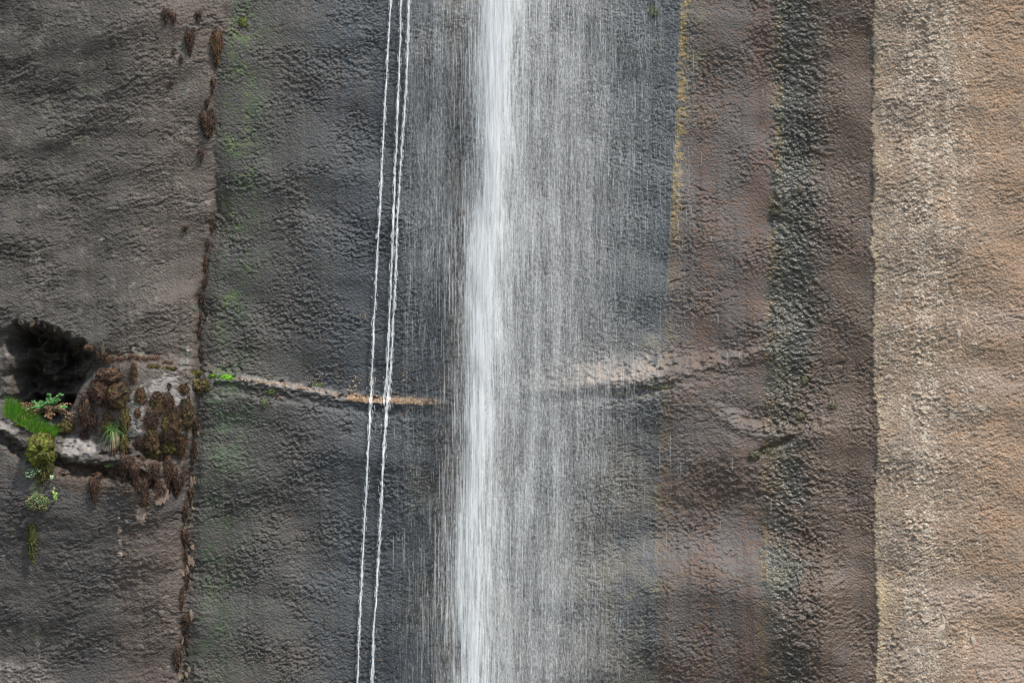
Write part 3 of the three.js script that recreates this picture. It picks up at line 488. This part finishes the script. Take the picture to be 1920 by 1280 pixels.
{ // the main column
  const cx = poly([[-60, 938], [0, 936], [150, 931], [300, 929], [420, 916], [520, 908], [640, 908], [760, 900], [900, 893], [1000, 890], [1100, 884], [1200, 887], [1340, 892]]);
  const hw = poly([[-60, 31], [0, 29], [150, 23], [300, 16], [360, 20], [440, 30], [540, 26], [640, 23], [760, 20], [900, 22], [1000, 28], [1100, 32], [1200, 30], [1340, 28]]);
  const den = poly([[-60, 1], [150, 1], [250, 0.85], [320, 0.65], [380, 0.45], [450, 0.55], [540, 0.7], [640, 0.62], [720, 0.5], [800, 0.5], [880, 0.36], [940, 0.4], [1010, 0.52], [1100, 0.52], [1180, 0.42], [1340, 0.5]]);
  const list = [], group = new THREE.Group(); group.name = 'waterfall'; scene.add(group);
  while (list.length < 16000) {
    const py = rr(-80, 1360), wide = rnd() < 0.22, px = cx(py) + gauss() * hw(py) * (wide ? 1.5 : 0.58);
    const m = den(py) * (0.35 + 0.65 * ss(-0.5, 0.5, 0.6 * n2(px / 11, py / 190) + 0.6 * n2(px / 30 + 7, py / 85)));
    if (rnd() > m) continue;
    list.push([px, py, 0.62 + gauss() * 0.09, rr(0.18, 0.62), rr(0.0004, 0.0013)]);
  }
  while (list.length < 40000) { const py = rr(-80, 1360), px = cx(py) + gauss() * hw(py) * 1.25; if (rnd() < den(py)) list.push([px, py, 0.62 + gauss() * 0.1, rr(0.02, 0.1), rr(0.0003, 0.0008)]); }
  const t = threads('water_threads', list); t.userData = { kind: 'stuff' }; group.add(t);
  tag(group, 'main white column of falling water in the middle of the cliff', 'waterfall');
}
{ // the thin veil on either side
  const list = [], haze = [];
  const right = poly([[-60, 1262], [200, 1262], [400, 1250], [560, 1240], [700, 1230], [900, 1205], [1340, 1180]]);
  const dens = (px, py) => {
    const st = 0.55 + 0.45 * ss(-0.4, 0.5, n2(px / 22, py / 260) + 0.5 * n2(px / 60 + 9, py / 130));
    let d = 0;
    if (px < 905) { d = ss(752, 785, px + 0.02 * py) * (0.62 + 0.5 * bell(px, 812 - 0.01 * py, 26) * (1 - ss(480, 640, py))) * 0.36 * (1 - 0.45 * ss(480, 700, py)) * (0.55 + 0.45 * ss(800, 850, px) + 0.3 * (1 - ss(400, 600, py))); d *= 1 - 0.35 * bell(px, 860, 18) ; }
    else { const r = right(py); d = 1 - ss(r - 230, r + 30, px + 30 * n2(py / 60, 5)) * (py < 620 ? 0.92 : 0.98); d *= 0.5 + 0.5 * (1 - ss(960, 1180, px)) + 0.1 * (1 - ss(100, 500, py)); if (py < 260) d *= 0.85; }
    return d * st;
  };
  while (list.length < 2200) { const px = rr(735, 1300), py = rr(-80, 1360); if (rnd() < dens(px, py)) list.push([px, py, 0.5 + gauss() * 0.12, rr(0.08, 0.36) * (rnd() < 0.2 ? 1.5 : 1), rr(0.0004, 0.0009)]); }
  while (haze.length < 16000) { const px = rr(735, 1290), py = rr(-80, 1360); if (rnd() < dens(px, py)) haze.push([px, py, 0.55 + gauss() * 0.14, rr(0.25, 0.7), rr(0.00010, 0.00024)]); }
  const drops = []; while (drops.length < 210000) { const px = rr(735, 1300), py = rr(-80, 1360); if (rnd() < dens(px, py)) drops.push([px, py, 0.5 + gauss() * 0.14, rr(0.015, 0.07), rr(0.00018, 0.0004)]); }
  for (let i = 0; i < 60; i++) { const px = rr(690, 1450), py = rr(-40, 1000); list.push([px, py, 0.45, rr(0.06, 0.2), 0.0009]); }
  const a = threads('water_spray', list.concat(haze, drops)); a.userData = { kind: 'stuff', label: 'thin veil of falling drops either side of the main column', category: 'water spray' }; scene.add(a);
}
function stream(pts, w, label) {                          // braided rill clinging to the rock
  const f = poly(pts), y0 = pts[0][0], y1 = pts[pts.length - 1][0], geos = [], o = rnd() * 90;
  for (let k = 0; k < 6; k++) {
    const line = []; for (let y = y0; y <= y1; y += 5) {
      const spread = w * (0.55 + 0.35 * n2(y / 60 + o, 3) + 0.9 * bell(y, 742, 24) + 0.4 * bell(y, 800, 40)) ;
      line.push(new THREE.Vector3(X(f(y) + spread * (0.7 * n2(y / 55 + k * 13.7, o) + 0.4 * n2(y / 14 + k * 5.1, o + 4))), Y(y), reliefBase(f(y), y) + 0.045 + 0.012 * n2(y / 20 + k * 7.7, o + 9)));
    }
    const seg = line.length - 1, R = 6, p = [], ix = [];
    line.forEach((c, i) => { const r = (0.0014 + 0.0040 * clamp(0.55 + 0.9 * n2(i * 5 / 17 + k * 31, o)) + 0.003 * n2(i * 5 / 5 + k, o)) * (w / 5.5) * ss(-0.6, 0.35, n2(i * 5 / 31 + k * 17, o + 20) + 0.5 * n2(i * 5 / 9 + k * 3, o + 40) + 0.05); for (let a = 0; a < R; a++) p.push(c.x + Math.cos(a / R * 6.28318) * r, c.y, c.z + Math.sin(a / R * 6.28318) * r); });
    for (let i = 0; i < seg; i++) for (let a = 0; a < R; a++) { const q = i * R + a, s = i * R + (a + 1) % R; ix.push(q, s, q + R, s, s + R, q + R); }
    const g = new THREE.BufferGeometry(); g.setAttribute('position', new THREE.Float32BufferAttribute(p, 3)); g.setIndex(ix); g.computeVertexNormals(); geos.push(g);
  }
  for (let i = 0; i < 420; i++) { const y = rr(y0, y1), big = bell(y, 760, 50), g = needle.clone(); const l = rr(0.03, 0.11), r = rr(0.0010, 0.0024); g.scale(r, l, r); g.rotateZ(gauss() * 0.12); g.translate(X(f(y) + gauss() * w * (0.42 + 0.5 * big)), Y(y), reliefBase(f(y), y) + 0.05 + 0.02 * Math.abs(gauss())); geos.push(g); }
  const m = new THREE.Mesh(mergeGeometries(geos), foam); m.name = numbered('water_stream'); m.castShadow = m.receiveShadow = true; scene.add(m);
  return tag(m, label, 'water stream', 'thin streams running down the rock');
}
stream([[-60, 736], [0, 733], [100, 727], [230, 720], [400, 712], [560, 703], [700, 697], [745, 695.5], [800, 693], [950, 685], [1100, 677], [1280, 670], [1340, 668]], 4.4, 'thin white stream farthest from the main column, alone all the way down');
stream([[-60, 754], [0, 752], [100, 750], [220, 745], [350, 740], [480, 735], [600, 730], [700, 726], [760, 724], [830, 721], [960, 714], [1060, 709], [1180, 701], [1340, 695]], 5.0, 'thin white stream between the two others, widest below the ledge');
stream([[-60, 769], [0, 767], [100, 764], [170, 762], [260, 755], [360, 748], [450, 744], [560, 740], [650, 735], [700, 732], [780, 725], [800, 723]], 4.2, 'thin white stream nearest the main column, joining its neighbour at the ledge');

renderer.render(scene, camera);
